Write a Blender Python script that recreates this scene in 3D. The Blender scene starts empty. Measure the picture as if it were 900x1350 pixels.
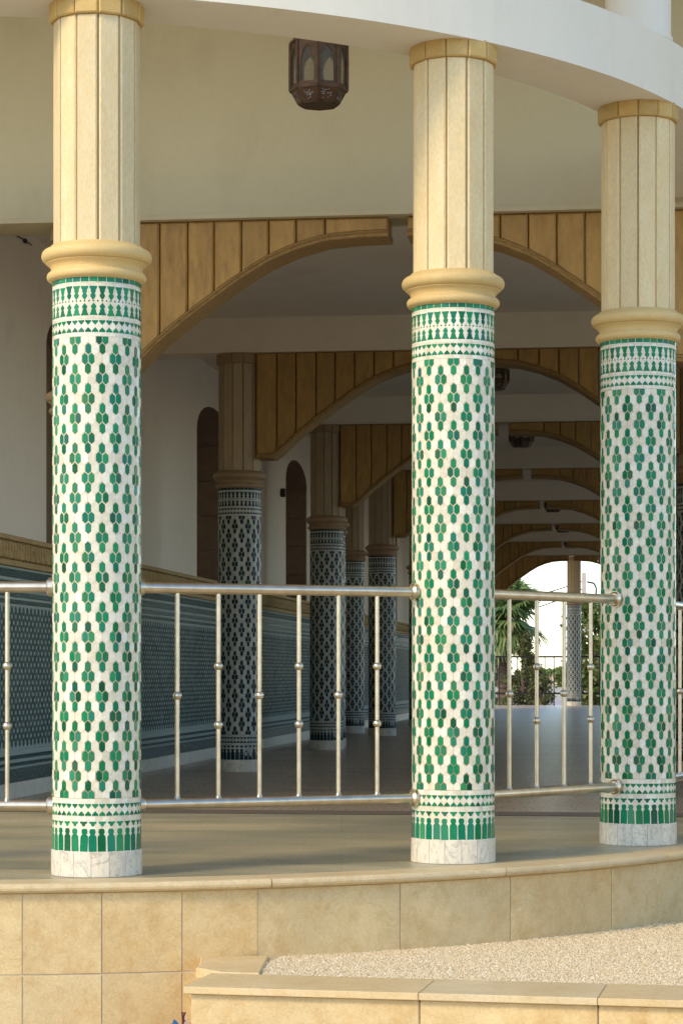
import bpy, math, random
from math import sin, cos, pi, radians, degrees, atan2, hypot
from mathutils import Matrix, Vector, noise
random.seed(7)
S = bpy.context.scene
COL = S.collection

# ------------------------------------------------------------------ camera, sky, sun, exposure
F = 3050.0                      # focal length in pixels of the 900 px wide photograph
cam_d = bpy.data.cameras.new('camera'); cam = bpy.data.objects.new('camera', cam_d); COL.objects.link(cam)
cam.location = (0, 0, .74); cam.rotation_euler = (pi/2, 0, 0)
cam_d.sensor_fit = 'VERTICAL'; cam_d.sensor_height = 36; cam_d.lens = F/1350*36
cam_d.shift_y = 213/1350; cam_d.clip_start = .1; cam_d.clip_end = 6000
S.camera = cam
SUN_EL, SUN_DIR = 36, 42         # elevation, and how far the light travels away from the camera
w = bpy.data.worlds.new('World'); S.world = w; w.use_nodes = True
nt = w.node_tree; bg = nt.nodes['Background']
sky = nt.nodes.new('ShaderNodeTexSky'); sky.sky_type = 'NISHITA'; sky.sun_disc = False
sky.sun_elevation = radians(SUN_EL); sky.sun_rotation = radians(270-SUN_DIR)
sky.air_density = 1.0; sky.dust_density = .5; sky.ozone_density = 1.5
nt.links.new(sky.outputs[0], bg.inputs[0]); bg.inputs[1].default_value = .15
sd = bpy.data.lights.new('sun', 'SUN'); sun = bpy.data.objects.new('sun', sd); COL.objects.link(sun)
sd.energy = 1.15; sd.angle = radians(14); sd.color = (1, .81, .52)
ce = cos(radians(SUN_EL))
ldir = Vector((cos(radians(SUN_DIR))*ce, sin(radians(SUN_DIR))*ce, -sin(radians(SUN_EL))))
sun.rotation_euler = ldir.to_track_quat('-Z', 'Y').to_euler()
S.view_settings.view_transform = 'Standard'; S.view_settings.look = 'None'
S.view_settings.exposure = 1.17; S.view_settings.gamma = 1

# ------------------------------------------------------------------ helpers
class MB:
    def __init__(s): s.v = []; s.f = []; s.sm = []
    def add(s, vs, fs, smooth=False):
        n = len(s.v); s.v += [tuple(p) for p in vs]; s.f += [tuple(i+n for i in f) for f in fs]; s.sm += [smooth]*len(fs)
    def box(s, x0, x1, y0, y1, z0, z1, ch=0.0, M=None):
        vs = []; fs = []
        if ch <= 0:
            vs = [(x, y, z) for z in (z0, z1) for x, y in ((x0, y0), (x1, y0), (x1, y1), (x0, y1))]
            fs = [(3, 2, 1, 0), (4, 5, 6, 7), (0, 1, 5, 4), (1, 2, 6, 5), (2, 3, 7, 6), (3, 0, 4, 7)]
        else:
            c = ch
            X = ((x0, x0+c), (x1, x1-c)); Y = ((y0, y0+c), (y1, y1-c)); Z = ((z0, z0+c), (z1, z1-c))
            idx = {}
            for i in (0, 1):
                for j in (0, 1):
                    for k in (0, 1):
                        for a in range(3):
                            idx[i, j, k, a] = len(vs)
                            vs.append((X[i][0 if a == 0 else 1], Y[j][0 if a == 1 else 1], Z[k][0 if a == 2 else 1]))
            g = lambda i, j, k, a: idx[i, j, k, a]
            for i in (0, 1):
                q = [g(i, 0, 0, 0), g(i, 1, 0, 0), g(i, 1, 1, 0), g(i, 0, 1, 0)]; fs.append(tuple(q if i else q[::-1]))
                q = [g(0, i, 0, 1), g(0, i, 1, 1), g(1, i, 1, 1), g(1, i, 0, 1)]; fs.append(tuple(q if i else q[::-1]))
                q = [g(0, 0, i, 2), g(1, 0, i, 2), g(1, 1, i, 2), g(0, 1, i, 2)]; fs.append(tuple(q if i else q[::-1]))
            for a in (0, 1):
                for b in (0, 1):
                    fs.append((g(a, b, 0, 0), g(a, b, 1, 0), g(a, b, 1, 1), g(a, b, 0, 1)))
                    fs.append((g(a, 0, b, 0), g(a, 1, b, 0), g(a, 1, b, 2), g(a, 0, b, 2)))
                    fs.append((g(0, a, b, 1), g(1, a, b, 1), g(1, a, b, 2), g(0, a, b, 2)))
                    for k in (0, 1): fs.append((g(a, b, k, 0), g(a, b, k, 1), g(a, b, k, 2)))
        if M is not None: vs = [M @ Vector(p) for p in vs]
        s.add(vs, fs)
    def lathe(s, prof, n=32, smooth=True, a0=0, o=(0, 0, 0), cap=True):
        vs = []; fs = []; m = len(prof)
        for i in range(n):
            a = a0+2*pi*i/n
            for r, z in prof: vs.append((o[0]+r*sin(a), o[1]-r*cos(a), o[2]+z))
        for i in range(n):
            j = (i+1) % n
            for k in range(m-1): fs.append((i*m+k, j*m+k, j*m+k+1, i*m+k+1))
        if cap:
            fs.append(tuple(i*m for i in range(n))[::-1]); fs.append(tuple(i*m+m-1 for i in range(n)))
        s.add(vs, fs, smooth)
    def tube(s, p, q, r, n=12, r2=None, cap=True):
        p = Vector(p); q = Vector(q); d = (q-p).normalized(); r2 = r if r2 is None else r2
        u = d.cross(Vector((0, 0, 1)));  u = Vector((1, 0, 0)) if u.length < 1e-4 else u.normalized()
        t = d.cross(u); vs = []
        for c, rr in ((p, r), (q, r2)):
            for i in range(n): a = 2*pi*i/n; vs.append(c+u*rr*cos(a)+t*rr*sin(a))
        s.add(vs, [(i, (i+1) % n, n+(i+1) % n, n+i) for i in range(n)], True)
        if cap: s.add(vs, [tuple(range(n))[::-1], tuple(range(n, 2*n))])
    def ball(s, c, r, n=14, m=9):
        prof = [(max(r*sin(pi*i/m), 1e-4), -r*cos(pi*i/m)) for i in range(m+1)]
        s.lathe(prof, n, True, 0, c, False)
    def prism(s, out, mp, d0, d1, ch, both=False, back=False):
        """outline (list of 2-D points) extruded from depth d0 to d1 through mapping mp(s,t,d); chamfered face"""
        n = len(out); ins = inset(out, ch)
        rings = [(out, d0), (out, d1-ch), (ins, d1)]
        if both: rings = [(ins, d0), (out, d0+ch), (out, d1-ch), (ins, d1)]
        vs = [mp(p[0], p[1], d) for o, d in rings for p in o]
        fs = [(k*n+i, k*n+(i+1) % n, (k+1)*n+(i+1) % n, (k+1)*n+i) for k in range(len(rings)-1) for i in range(n)]
        fs.append(tuple((len(rings)-1)*n+i for i in range(n)))
        if both or back: fs.append(tuple(range(n))[::-1])
        s.add(vs, fs)
    def sweep(s, prof, angs, C, inset_end=0.0, close=True, smooth=False):
        """closed profile of (r,z) swept about C through angles (radians)"""
        m = len(prof); vs = []; fs = []
        for k, a in enumerate(angs):
            for r, z in prof: vs.append((C[0]+r*sin(a), C[1]-r*cos(a), z))
        for k in range(len(angs)-1):
            for i in range(m):
                j = (i+1) % m; fs.append((k*m+i, (k+1)*m+i, (k+1)*m+j, k*m+j))
        s.add(vs, fs, smooth)
        s.add(vs, [tuple(range(m)), tuple((len(angs)-1)*m+i for i in range(m))[::-1]])
    def mesh(s, name, mat):
        me = bpy.data.meshes.new(name); me.from_pydata(s.v, [], s.f); me.materials.append(mat)
        me.polygons.foreach_set('use_smooth', s.sm); me.update()
        return me
    def build(s, name, mat, parent=None, loc=None, rz=0):
        return link(name, s.mesh(name, mat), parent, loc, rz)

def inset(p, c):
    n = len(p); A = sum(p[i][0]*p[(i+1) % n][1]-p[(i+1) % n][0]*p[i][1] for i in range(n)); sg = 1 if A > 0 else -1
    r = []
    for i in range(n):
        a, b, d = p[i-1], p[i], p[(i+1) % n]
        e1 = (b[0]-a[0], b[1]-a[1]); e2 = (d[0]-b[0], d[1]-b[1]); l1 = hypot(*e1) or 1; l2 = hypot(*e2) or 1
        n1 = (-e1[1]/l1*sg, e1[0]/l1*sg); n2 = (-e2[1]/l2*sg, e2[0]/l2*sg)
        k = max(1+n1[0]*n2[0]+n1[1]*n2[1], .35)
        r.append((b[0]+c*(n1[0]+n2[0])/k, b[1]+c*(n1[1]+n2[1])/k))
    return r
def link(name, me, parent=None, loc=None, rz=0):
    o = bpy.data.objects.new(name, me); COL.objects.link(o); o.parent = parent
    if loc is not None: o.location = loc
    if rz: o.rotation_euler = (0, 0, rz)
    return o
def tag(o, label=None, cat=None, group=None, kind=None):
    if label: o['label'] = label
    if cat: o['category'] = cat
    if group: o['group'] = group
    if kind: o['kind'] = kind
    return o
def thing(name, label, cat, loc=(0, 0, 0), rz=0, group=None):
    return tag(link(name, None, None, loc, rz), label, cat, group)

# ------------------------------------------------------------------ materials
def newmat(name):
    m = bpy.data.materials.new(name); m.use_nodes = True; t = m.node_tree
    return m, t, t.nodes['Principled BSDF']
def N(t, typ, **kw):
    n = t.nodes.new(typ)
    for k, v in kw.items(): setattr(n, k, v)
    return n
def coords(t, rnd=True):
    tc = N(t, 'ShaderNodeTexCoord')
    if not rnd: return tc.outputs['Object']
    oi = N(t, 'ShaderNodeObjectInfo'); mu = N(t, 'ShaderNodeVectorMath', operation='MULTIPLY_ADD')
    co = N(t, 'ShaderNodeCombineXYZ')
    for i in range(3): t.links.new(oi.outputs['Random'], co.inputs[i])
    t.links.new(co.outputs[0], mu.inputs[0]); mu.inputs[1].default_value = (37, 53, 71); t.links.new(tc.outputs['Object'], mu.inputs[2])
    return mu.outputs[0]
def noise_n(t, co, scale, detail=4, rough=.55):
    n = N(t, 'ShaderNodeTexNoise'); n.inputs['Scale'].default_value = scale; n.inputs['Detail'].default_value = detail
    n.inputs['Roughness'].default_value = rough; t.links.new(co, n.inputs['Vector']); return n.outputs['Fac']
def ramp(t, fac, stops):
    r = N(t, 'ShaderNodeValToRGB'); e = r.color_ramp.elements
    while len(e) < len(stops): e.new(.5)
    for i, (p, c) in enumerate(stops): e[i].position = p; e[i].color = (*c, 1) if len(c) == 3 else c
    t.links.new(fac, r.inputs[0]); return r.outputs[0]
def mix(t, fac, a, b, mode='MIX'):
    m = N(t, 'ShaderNodeMix', data_type='RGBA', blend_type=mode)
    for sock, v in ((m.inputs[0], fac), (m.inputs[6], a), (m.inputs[7], b)):
        if isinstance(v, (int, float)): sock.default_value = v
        elif isinstance(v, tuple): sock.default_value = (*v, 1)
        else: t.links.new(v, sock)
    return m.outputs[2]
def bump(t, p, h, strength, dist=.01):
    b = N(t, 'ShaderNodeBump'); b.inputs['Strength'].default_value = strength; b.inputs['Distance'].default_value = dist
    t.links.new(h, b.inputs['Height']); t.links.new(b.outputs[0], p.inputs['Normal'])
def sc(c, k): return tuple(min(x*k, 1) for x in c)
def gray(v): return (v, v, v)
def stone(name, col, stain=None, var=.12, rough=.7, scale=3, bs=.25, pits=True, stretch=None, spread=.42, grain=.22, veins=0.0, piece=False):
    m, t, p = newmat(name); co = coords(t)
    if stretch:
        mp = N(t, 'ShaderNodeMapping'); mp.inputs['Scale'].default_value = stretch; t.links.new(co, mp.inputs[0]); co = mp.outputs[0]
    n1 = noise_n(t, co, scale, 5, .6); n2 = noise_n(t, co, scale*6, 4, .6); n3 = noise_n(t, co, scale*50, 2)
    c = ramp(t, n1, [(.3, sc(col, 1-var)), (.7, sc(col, 1+var))])
    if stain:
        fac = ramp(t, n2, [(spread, gray(0)), (spread+.32, gray(.7))])
        if piece:                                # every block has its own share of brown cloud
            oi2 = N(t, 'ShaderNodeObjectInfo'); big = noise_n(t, co, scale*.9, 5, .65)
            ad2 = N(t, 'ShaderNodeMath', operation='MULTIPLY_ADD'); t.links.new(oi2.outputs['Random'], ad2.inputs[0]); ad2.inputs[1].default_value = .22; t.links.new(big, ad2.inputs[2])
            fac = mix(t, .5, fac, ramp(t, ad2.outputs[0], [(.52, gray(0)), (.80, gray(1))]), 'ADD')
        c = mix(t, fac, c, stain)
    if veins:
        vn = N(t, 'ShaderNodeTexNoise'); vn.inputs['Scale'].default_value = scale*1.3; vn.inputs['Detail'].default_value = 7; vn.inputs['Roughness'].default_value = .62; vn.inputs['Distortion'].default_value = 1.2
        t.links.new(co, vn.inputs['Vector'])
        c = mix(t, ramp(t, vn.outputs['Fac'], [(.485, gray(0)), (.5, gray(veins)), (.515, gray(0))]), c, sc(stain or col, .72))
        pt = N(t, 'ShaderNodeTexVoronoi'); pt.inputs['Scale'].default_value = scale*22; t.links.new(co, pt.inputs['Vector'])
        c = mix(t, ramp(t, pt.outputs['Distance'], [(.06, gray(.55)), (.12, gray(0))]), c, sc(col, .45))
    c = mix(t, grain, c, ramp(t, n3, [(.3, gray(.35)), (.7, gray(1))]), 'MULTIPLY')
    oi = N(t, 'ShaderNodeObjectInfo')
    c = mix(t, 1.0, c, ramp(t, oi.outputs['Random'], [(0, (.84, .83, .8)), (.5, (.97, .97, .97)), (1, (1, .98, .93))]), 'MULTIPLY')
    t.links.new(c, p.inputs['Base Color']); p.inputs['Roughness'].default_value = rough
    ad = N(t, 'ShaderNodeMath', operation='ADD'); t.links.new(n2, ad.inputs[0]); t.links.new(n3, ad.inputs[1])
    bump(t, p, ad.outputs[0], bs, .006)
    return m
def glaze(name, stops, rough=.18, tint=None, bs=.12, spec=.35):
    m, t, p = newmat(name)
    g = N(t, 'ShaderNodeNewGeometry'); oi = N(t, 'ShaderNodeObjectInfo')
    ad = N(t, 'ShaderNodeMath', operation='ADD'); fr = N(t, 'ShaderNodeMath', operation='FRACT')
    t.links.new(g.outputs['Random Per Island'], ad.inputs[0]); t.links.new(oi.outputs['Random'], ad.inputs[1]); t.links.new(ad.outputs[0], fr.inputs[0])
    c = ramp(t, fr.outputs[0], stops); co = coords(t)
    n = noise_n(t, co, 60, 3); n2 = noise_n(t, co, 260, 2)
    c = mix(t, .35, c, ramp(t, n, [(.3, gray(.55)), (.7, gray(1))]), 'MULTIPLY')
    if tint: c = mix(t, ramp(t, n2, [(.66, gray(0)), (.74, gray(.55))]), c, tint)
    t.links.new(c, p.inputs['Base Color'])
    r = ramp(t, n, [(.3, gray(rough*.7)), (.75, gray(rough*1.9))]); t.links.new(r, p.inputs['Roughness'])
    wn = N(t, 'ShaderNodeTexWhiteNoise', noise_dimensions='1D'); t.links.new(ad.outputs[0], wn.inputs['W'])
    v1 = N(t, 'ShaderNodeVectorMath', operation='SUBTRACT'); t.links.new(wn.outputs['Color'], v1.inputs[0]); v1.inputs[1].default_value = (.5, .5, .5)
    v2 = N(t, 'ShaderNodeVectorMath', operation='MULTIPLY_ADD'); t.links.new(v1.outputs[0], v2.inputs[0]); v2.inputs[1].default_value = (.2, .2, .2); t.links.new(g.outputs['Normal'], v2.inputs[2])
    v3 = N(t, 'ShaderNodeVectorMath', operation='NORMALIZE'); t.links.new(v2.outputs[0], v3.inputs[0])
    bp = N(t, 'ShaderNodeBump'); bp.inputs['Strength'].default_value = bs; bp.inputs['Distance'].default_value = .004; t.links.new(n, bp.inputs['Height']); t.links.new(v3.outputs[0], bp.inputs['Normal'])
    t.links.new(bp.outputs[0], p.inputs['Normal']); p.inputs['Specular IOR Level'].default_value = spec
    return m
def plain(name, col, rough=.6, metal=0, bs=0, scale=8, var=.06):
    m, t, p = newmat(name); co = coords(t); n = noise_n(t, co, scale, 4)
    t.links.new(ramp(t, n, [(.3, sc(col, 1-var)), (.7, sc(col, 1+var))]), p.inputs['Base Color'])
    p.inputs['Roughness'].default_value = rough; p.inputs['Metallic'].default_value = metal
    if bs: bump(t, p, noise_n(t, co, scale*6, 3), bs, .004)
    return m

GREENS = [(0, (.001, .075, .034)), (.15, (.001, .15, .05)), (.4, (.001, .215, .085)), (.6, (.002, .16, .095)), (.78, (.006, .25, .09)), (.9, (.02, .20, .07)), (1, (.002, .095, .07))]
M = {}
M['green'] = glaze('green glaze', GREENS, .16, (.06, .20, .09), spec=.26)
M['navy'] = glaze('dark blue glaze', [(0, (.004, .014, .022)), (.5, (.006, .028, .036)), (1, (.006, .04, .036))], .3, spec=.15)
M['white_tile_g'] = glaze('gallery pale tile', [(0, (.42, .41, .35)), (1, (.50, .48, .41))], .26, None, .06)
M['white_tile'] = glaze('cream tile', [(0, (.70, .63, .46)), (.5, (.77, .70, .54)), (1, (.81, .75, .60))], .2, None, .06, .5)
M['grout'] = stone('grout', (.60, .51, .35), None, .12, .85, 20, .1, grain=.05)
M['marble'] = stone('white marble', (.74, .67, .54), (.36, .32, .25), .08, .35, 4, .03, spread=.5, stretch=(2, 2, 1.2), grain=.1, veins=.6)
M['shaft'] = stone('pale limestone', (.76, .59, .315), (.82, .68, .42), .05, .75, 2.2, .14, stretch=(1.4, 1.4, .5))
M['cap'] = stone('ochre stone', (.60, .39, .125), (.66, .46, .18), .06, .7, 4, .15)
M['collar'] = stone('honey stone', (.69, .48, .19), (.73, .53, .24), .04, .6, 4, .08)
M['panel'] = stone('wall stone', (.74, .56, .29), (.58, .37, .14), .12, .6, 2.4, .22, spread=.46, veins=.22, piece=True)
M['coping'] = stone('coping stone', (.72, .56, .32), (.62, .42, .18), .08, .5, 3, .12, spread=.5, veins=.3, piece=True)
M['joint'] = stone('mortar', (.58, .48, .33), None, .1, .9, 10, .1)
M['plaster_in'] = stone('cream plaster', (.80, .695, .56), (.66, .56, .44), .04, .85, .5, .04, grain=.04, spread=.56)
M['facade'] = stone('straw plaster', (.60, .52, .335), (.50, .42, .26), .05, .85, .45, .05, grain=.04, spread=.54, stretch=(1.5, 1.5, .8))
M['ringp'] = stone('ring plaster', (.79, .735, .625), (.68, .61, .50), .04, .85, .9, .05, grain=.04, spread=.56, stretch=(1.6, 1.6, .7))
M['board'] = stone('brown stone board', (.49, .285, .075), (.31, .165, .04), .14, .6, 2.6, .3, stretch=(2.2, 2.2, .5), piece=True, spread=.44)
M['niche'] = stone('niche stone', (.34, .23, .15), (.26, .16, .10), .1, .7, 3, .2)
M['frieze'] = stone('carved frieze', (.58, .39, .16), (.30, .17, .06), .1, .8, 8, .3)
M['steel'] = plain('steel', (.62, .53, .40), .3, 1, .06, 22, .14)
M['bronze'] = plain('bronze', (.10, .055, .03), .45, .7, .3, 30, .3)
M['dadol'] = glaze('dado light tile', [(0, (.30, .36, .32)), (1, (.36, .42, .36))], .45, spec=.2)
M['shaft_shade'] = stone('shade-darkened shaft stone', (.46, .34, .205), (.38, .27, .15), .06, .75, 2.2, .14, stretch=(1.4, 1.4, .5))  # shaft limestone with the gallery's shade put into its colour
M['cap_shade'] = stone('shade-darkened cap stone', (.38, .245, .13), (.31, .19, .09), .06, .7, 4, .15)  # cap and collar stone, colour darkened to stand in for gallery shade
M['dadod'] = glaze('dado dark tile', [(0, (.004, .03, .034)), (1, (.008, .06, .05))], .4, spec=.2)
M['dark_metal'] = plain('dark iron', (.03, .03, .035), .5, .6)
M['black'] = plain('black plastic', (.01, .01, .012), .4)
m, t, p = newmat('lantern glass'); M['glass'] = m
p.inputs['Base Color'].default_value = (.55, .5, .4, 1); p.inputs['Roughness'].default_value = .12
p.inputs['Transmission Weight'].default_value = 0
tr = N(t, 'ShaderNodeBsdfTransparent'); tr.inputs[0].default_value = (.84, .82, .76, 1); mx = N(t, 'ShaderNodeMixShader'); mx.inputs[0].default_value = .12
t.links.new(tr.outputs[0], mx.inputs[1]); t.links.new(p.outputs[0], mx.inputs[2]); t.links.new(mx.outputs[0], t.nodes['Material Output'].inputs[0])
# floors
def floor_mat(name, col, col2, rough, tile, streak, mort=.72, bstr=0.0):
    m, t, p = newmat(name); co = coords(t, False)
    mp = N(t, 'ShaderNodeMapping'); mp.inputs['Scale'].default_value = streak; t.links.new(co, mp.inputs[0])
    n = noise_n(t, mp.outputs[0], 1.0, 6, .62); n2 = noise_n(t, co, 40, 3)
    br = N(t, 'ShaderNodeTexBrick'); br.inputs['Scale'].default_value = 1; br.inputs['Mortar Size'].default_value = .004
    br.inputs['Brick Width'].default_value = tile[0]; br.inputs['Row Height'].default_value = tile[1]
    br.inputs['Color1'].default_value = (.9, .9, .9, 1); br.inputs['Color2'].default_value = (1, 1, 1, 1); br.inputs['Mortar'].default_value = (mort, mort*.98, mort*.95, 1)
    t.links.new(co, br.inputs['Vector'])
    c = ramp(t, n, [(.32, col2), (.68, col)]); c = mix(t, 1.0, c, br.outputs[0], 'MULTIPLY')
    t.links.new(c, p.inputs['Base Color']); p.inputs['Specular IOR Level'].default_value = .28
    if bstr: bump(t, p, n, bstr, .02)
    t.links.new(ramp(t, n2, [(.3, gray(rough*.75)), (.7, gray(rough*1.35))]), p.inputs['Roughness'])
    return m
M['porch_floor'] = floor_mat('porch marble', (.55, .455, .275), (.31, .285, .18), .36, (2.4, 1.2), (1.1, 2.8, 1), .86)
M['gal_floor'] = floor_mat('gallery marble', (.60, .45, .30), (.40, .30, .20), .30, (.8, .6), (.8, 3.5, 1), .7, .12)
M['ground'] = floor_mat('paving', (.52, .44, .33), (.46, .38, .28), .85, (.6, .3), (.7, .7, 1))
M['plaza'] = floor_mat('pink paving', (.46, .38, .36), (.42, .35, .33), .85, (.5, .5), (.3, .3, 1))

# ------------------------------------------------------------------ layout
C = (-1.4997, 11.7208); R = 3.2365                 # the porch is a circle of columns
COLS = [-15.5, 10.643, 36.822, 59.538]
TH = math.atan2(382, F); O = (.31, 12.3); BAY = 5.04  # the gallery runs off at a slight angle
def G(u, v, z=0): return (O[0]+u*cos(TH)+v*sin(TH), O[1]-u*sin(TH)+v*cos(TH), z)
GM = Matrix.Translation((O[0], O[1], 0)) @ Matrix.Rotation(-TH, 4, 'Z')
def arc(a0, a1, n): return [radians(a0+(a1-a0)*i/n) for i in range(n+1)]
def PC(deg, r=R): return (C[0]+r*sin(radians(deg)), C[1]-r*cos(radians(deg)))
GZ = -.515
SOF = 3.2; BEAM = 3.15; CEIL = 3.41

# ------------------------------------------------------------------ setting: ground and floors
g = MB(); g.add([(-900, -300, GZ), (900, -300, GZ), (900, 3000, GZ), (-900, 3000, GZ)], [(0, 1, 2, 3)])
tag(g.build('ground', M['ground']), kind='structure')
g = MB(); g.add([(-60, 56, GZ+.004), (80, 56, GZ+.004), (80, 110, GZ+.004), (-60, 110, GZ+.004)], [(0, 1, 2, 3)])
tag(g.build('plaza', M['plaza']), kind='structure')
g = MB(); RF = R+.182
pts = [(C[0]+RF*sin(a), C[1]-RF*cos(a), 0) for a in arc(-112, 97, 400)]
pts = [q for q in pts if (q[0]-O[0])*sin(TH)+(q[1]-O[1])*cos(TH) < -.161][::2]
g.add(pts, [tuple(range(len(pts)))]); tag(g.build('porch_floor', M['porch_floor']), kind='structure')
g = MB(); g.add([(-6, -.16, 0), (6, -.16, 0), (6, .16, 0), (-6, .16, 0)], [(0, 1, 2, 3)])
o = tag(g.build('threshold', stone('threshold stone', (.21, .165, .125), None, .1, .5, 4, .1)), kind='structure'); o.matrix_world = GM
g = MB(); g.box(-2.75, 3.6, .16, 42.2, -.45, 0)
o = tag(g.build('gallery_floor', M['gal_floor']), kind='structure'); o.matrix_world = GM

# ------------------------------------------------------------------ columns
RT = .1625                                        # tile radius
def cylmap(s_, t_, d): a = s_/RT; r = d; return (r*sin(a), -r*cos(a), t_)
def clip(poly, zlo, zhi):
    for z, sg in ((zlo, 1), (zhi, -1)):
        r = []
        for i in range(len(poly)):
            a, b = poly[i-1], poly[i]; ia = sg*(a[1]-z) >= 0; ib = sg*(b[1]-z) >= 0
            if ia != ib: k = (z-a[1])/(b[1]-a[1]); r.append((a[0]+k*(b[0]-a[0]), z))
            if ib: r.append(b)
        poly = r
        if not poly: return poly
    return poly
PIT = 2*pi*RT/40; ZT, ZB, NR = 1.962, .287, 46; Z0 = 1.953; PZ = (Z0-.296)/NR
def hexa(w, hv, cp): return [(-w, -hv), (0, -hv-cp), (w, -hv), (w, hv), (0, hv+cp), (-w, hv)]
hv, cp = (PZ-.0105)/2-.0006, .0108
HG = hexa(.0105, hv-.0009, cp-.0009); HW = hexa(.0137, hv+.0001, cp); HW2 = hexa(.0132, hv+.0001, cp)
field_g, field_w = [], []                         # (outline, angle, z)
for r in range(NR+1):
    z = Z0-r*PZ; k = r % 4
    for c in range(10):
        A0 = c*4
        if k in (1, 3):
            for q in (0, 2): field_g.append((HG, A0+q, z)); field_w.append((HW, A0+q+1, z))
        else:
            b = 0 if k == 0 else 2
            for sgn in (-1, 1):
                field_g.append((HG, A0+b+sgn*.475, z)); field_w.append((HW2, A0+b+2+sgn*.53, z))
field_g = [(h, q*PIT/RT, z) for h, q, z in field_g]; field_w = [(h, q*PIT/RT, z) for h, q, z in field_w]
P32 = 2*pi*RT/32
def sym(half): return [(x, y) for x, y in half]+[(-x, y) for x, y in half[::-1] if x > 1e-6]
MER = [(.44, 0), (.42, .13), (.30, .25), (.27, .44), (.17, .52), (.31, .64), (.29, .76), (.14, .88), (0, 1)]
mer_up = [(x*P32, y*.046) for x, y in MER]; mer_up = sym(mer_up)
mer_dn = [(x, -y) for x, y in sym([(x*P32, y*.052) for x, y in MER])][::-1]
P30 = 2*pi*RT/30
bott = sym([(.0148, 0), (.0148, .050), (.0135, .057), (.0076, .0625), (.0112, .069), (.0112, .077), (.0075, .083), (0, .084)])
spike = sym([(.0142, .019), (.0125, .0125), (.0072, .0095), (.0055, .004), (0, 0)])
P40 = 2*pi*RT/40
tri_dn = sym([(.0112, .018), (.0112, .012), (0, 0)]); tri_up = [(x, -y) for x, y in tri_dn][::-1]
rect = [(-.0150, 0), (.0150, 0), (.0150, .019), (-.0150, .019)]
dia = [(-.0042, 0), (0, -.0042), (.0042, 0), (0, .0042)]
pend = [(mer_dn, i*2*pi/32, 2.145) for i in range(32)]; mers = [(mer_up, i*2*pi/32, 2.037) for i in range(32)]
bots = [(bott, i*2*pi/30, .0945) for i in range(30)]
small = [(rect, i*2*pi/32, 2.160) for i in range(32)]+[(dia, i*2*pi/64, 2.0905) for i in range(64)]
small += [(spike, i*2*pi/30, .185) for i in range(30)]
for z0 in (.224, 1.977):
    small += [(tri_up, i*2*pi/40, z0+.018) for i in range(40)]+[(tri_dn, i*2*pi/40, z0+.026) for i in range(40)]
D0, D1 = RT-.004, RT+.0010
_cache = {}
def tile_mesh(outl, zl, mat, ch=.0009):
    key = (tuple(outl), round(zl[0], 4), round(zl[1], 4), mat)
    if key not in _cache:
        b = MB(); o = clip([(x, y) for x, y in outl], zl[0], zl[1])
        if len(o) < 3: _cache[key] = None
        else: b.prism(o, cylmap, D0, D1, ch); _cache[key] = b.mesh('tile', M[mat])
    return _cache[key]
def joined(items, mat, zlo=-9, zhi=9, d1=D1, jit=0.0006):
    b = MB()
    for outl, a, z in items:
        o = clip(outl, zlo-z, zhi-z)
        if len(o) < 3: continue
        tx = random.uniform(-jit, jit)*30; tz = random.uniform(-jit, jit)*30
        def mp(s_, t_, d, a=a, z=z, tx=tx, tz=tz):
            dd = d+(s_*tx+t_*tz if d > D0+1e-6 else 0); q = a+s_/RT; return (dd*sin(q), -dd*cos(q), z+t_)
        b.prism(o, mp, D0, d1, .0009)
    return b.mesh('tiles', M[mat])
core = MB(); core.lathe([(RT-.0003, .09), (RT-.0003, 2.18)], 80); core_me = core.mesh('core', M['grout'])
wb = MB()
for z0, z1 in ((.0935, .2225), (.2225, .2865), (1.9625, 2.0250), (2.0255, 2.1560), (2.1565, 2.1795)):
    for i in range(40):
        a0, a1 = 2*pi*i/40+.002, 2*pi*(i+1)/40-.002
        wb.sweep([(D0, z0+.0004), (RT+.0001, z0+.0004), (RT+.0001, z1-.0004), (D0, z1-.0004)][::-1], [a0, (a0+a1)/2, a1], (0, 0))
band_me = wb.mesh('band', M['white_tile'])
white_me = joined(field_w, 'white_tile', ZB, ZT, RT+.0006)
small_me = joined(small, 'green')
allg_me = joined(field_g, 'green', ZB, ZT)
bandg_me = joined(pend+mers+bots, 'green')
cb = MB()
cp_prof = [(.150, 2.176), (.170, 2.178)]
for i in range(9): a = -pi/2+pi*i/8; cp_prof.append((.166+.0175*cos(a), 2.198+.0185*sin(a)))
cp_prof += [(.167, 2.222), (.169, 2.230), (.175, 2.239), (.184, 2.245), (.186, 2.247)]
for i in range(11): a = -pi/2+pi*i/10; cp_prof.append((.176+.027*cos(a), 2.274+.0265*sin(a)))
cp_prof += [(.172, 2.302), (.168, 2.312), (.150, 2.314)]
cb.lathe(cp_prof, 56, True, 0, (0, 0, 0), False); collar_me = cb.mesh('collar', M['collar'])
def facet(n, rad, z0, z1, gap, ch, thick):
    """one flat cladding piece of an n-sided shaft, at angle 0"""
    hw = rad*math.tan(pi/n)-gap; b = MB()
    b.prism([(-hw, z0), (hw, z0), (hw, z1), (-hw, z1)], lambda s_, t_, d: (s_, -d, t_), rad-thick, rad, ch)
    return b
panel_me = facet(12, .1555, 2.308, 3.135, .0050, .0050, .016).mesh('panel', M['shaft'])
capb_me = facet(12, .1700, 3.134, SOF+.01, .0034, .005, .03).mesh('cap_block', M['cap'])
sb = MB(); sb.sweep([(.150, .001), (.1665, .001), (.1675, .003), (.1675, .0925), (.1655, .0945), (.150, .0945)], [-pi/16+.004, -.05, .05, pi/16-.004], (0, 0)); slab_me = sb.mesh('marble_slab', M['marble'])
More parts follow.
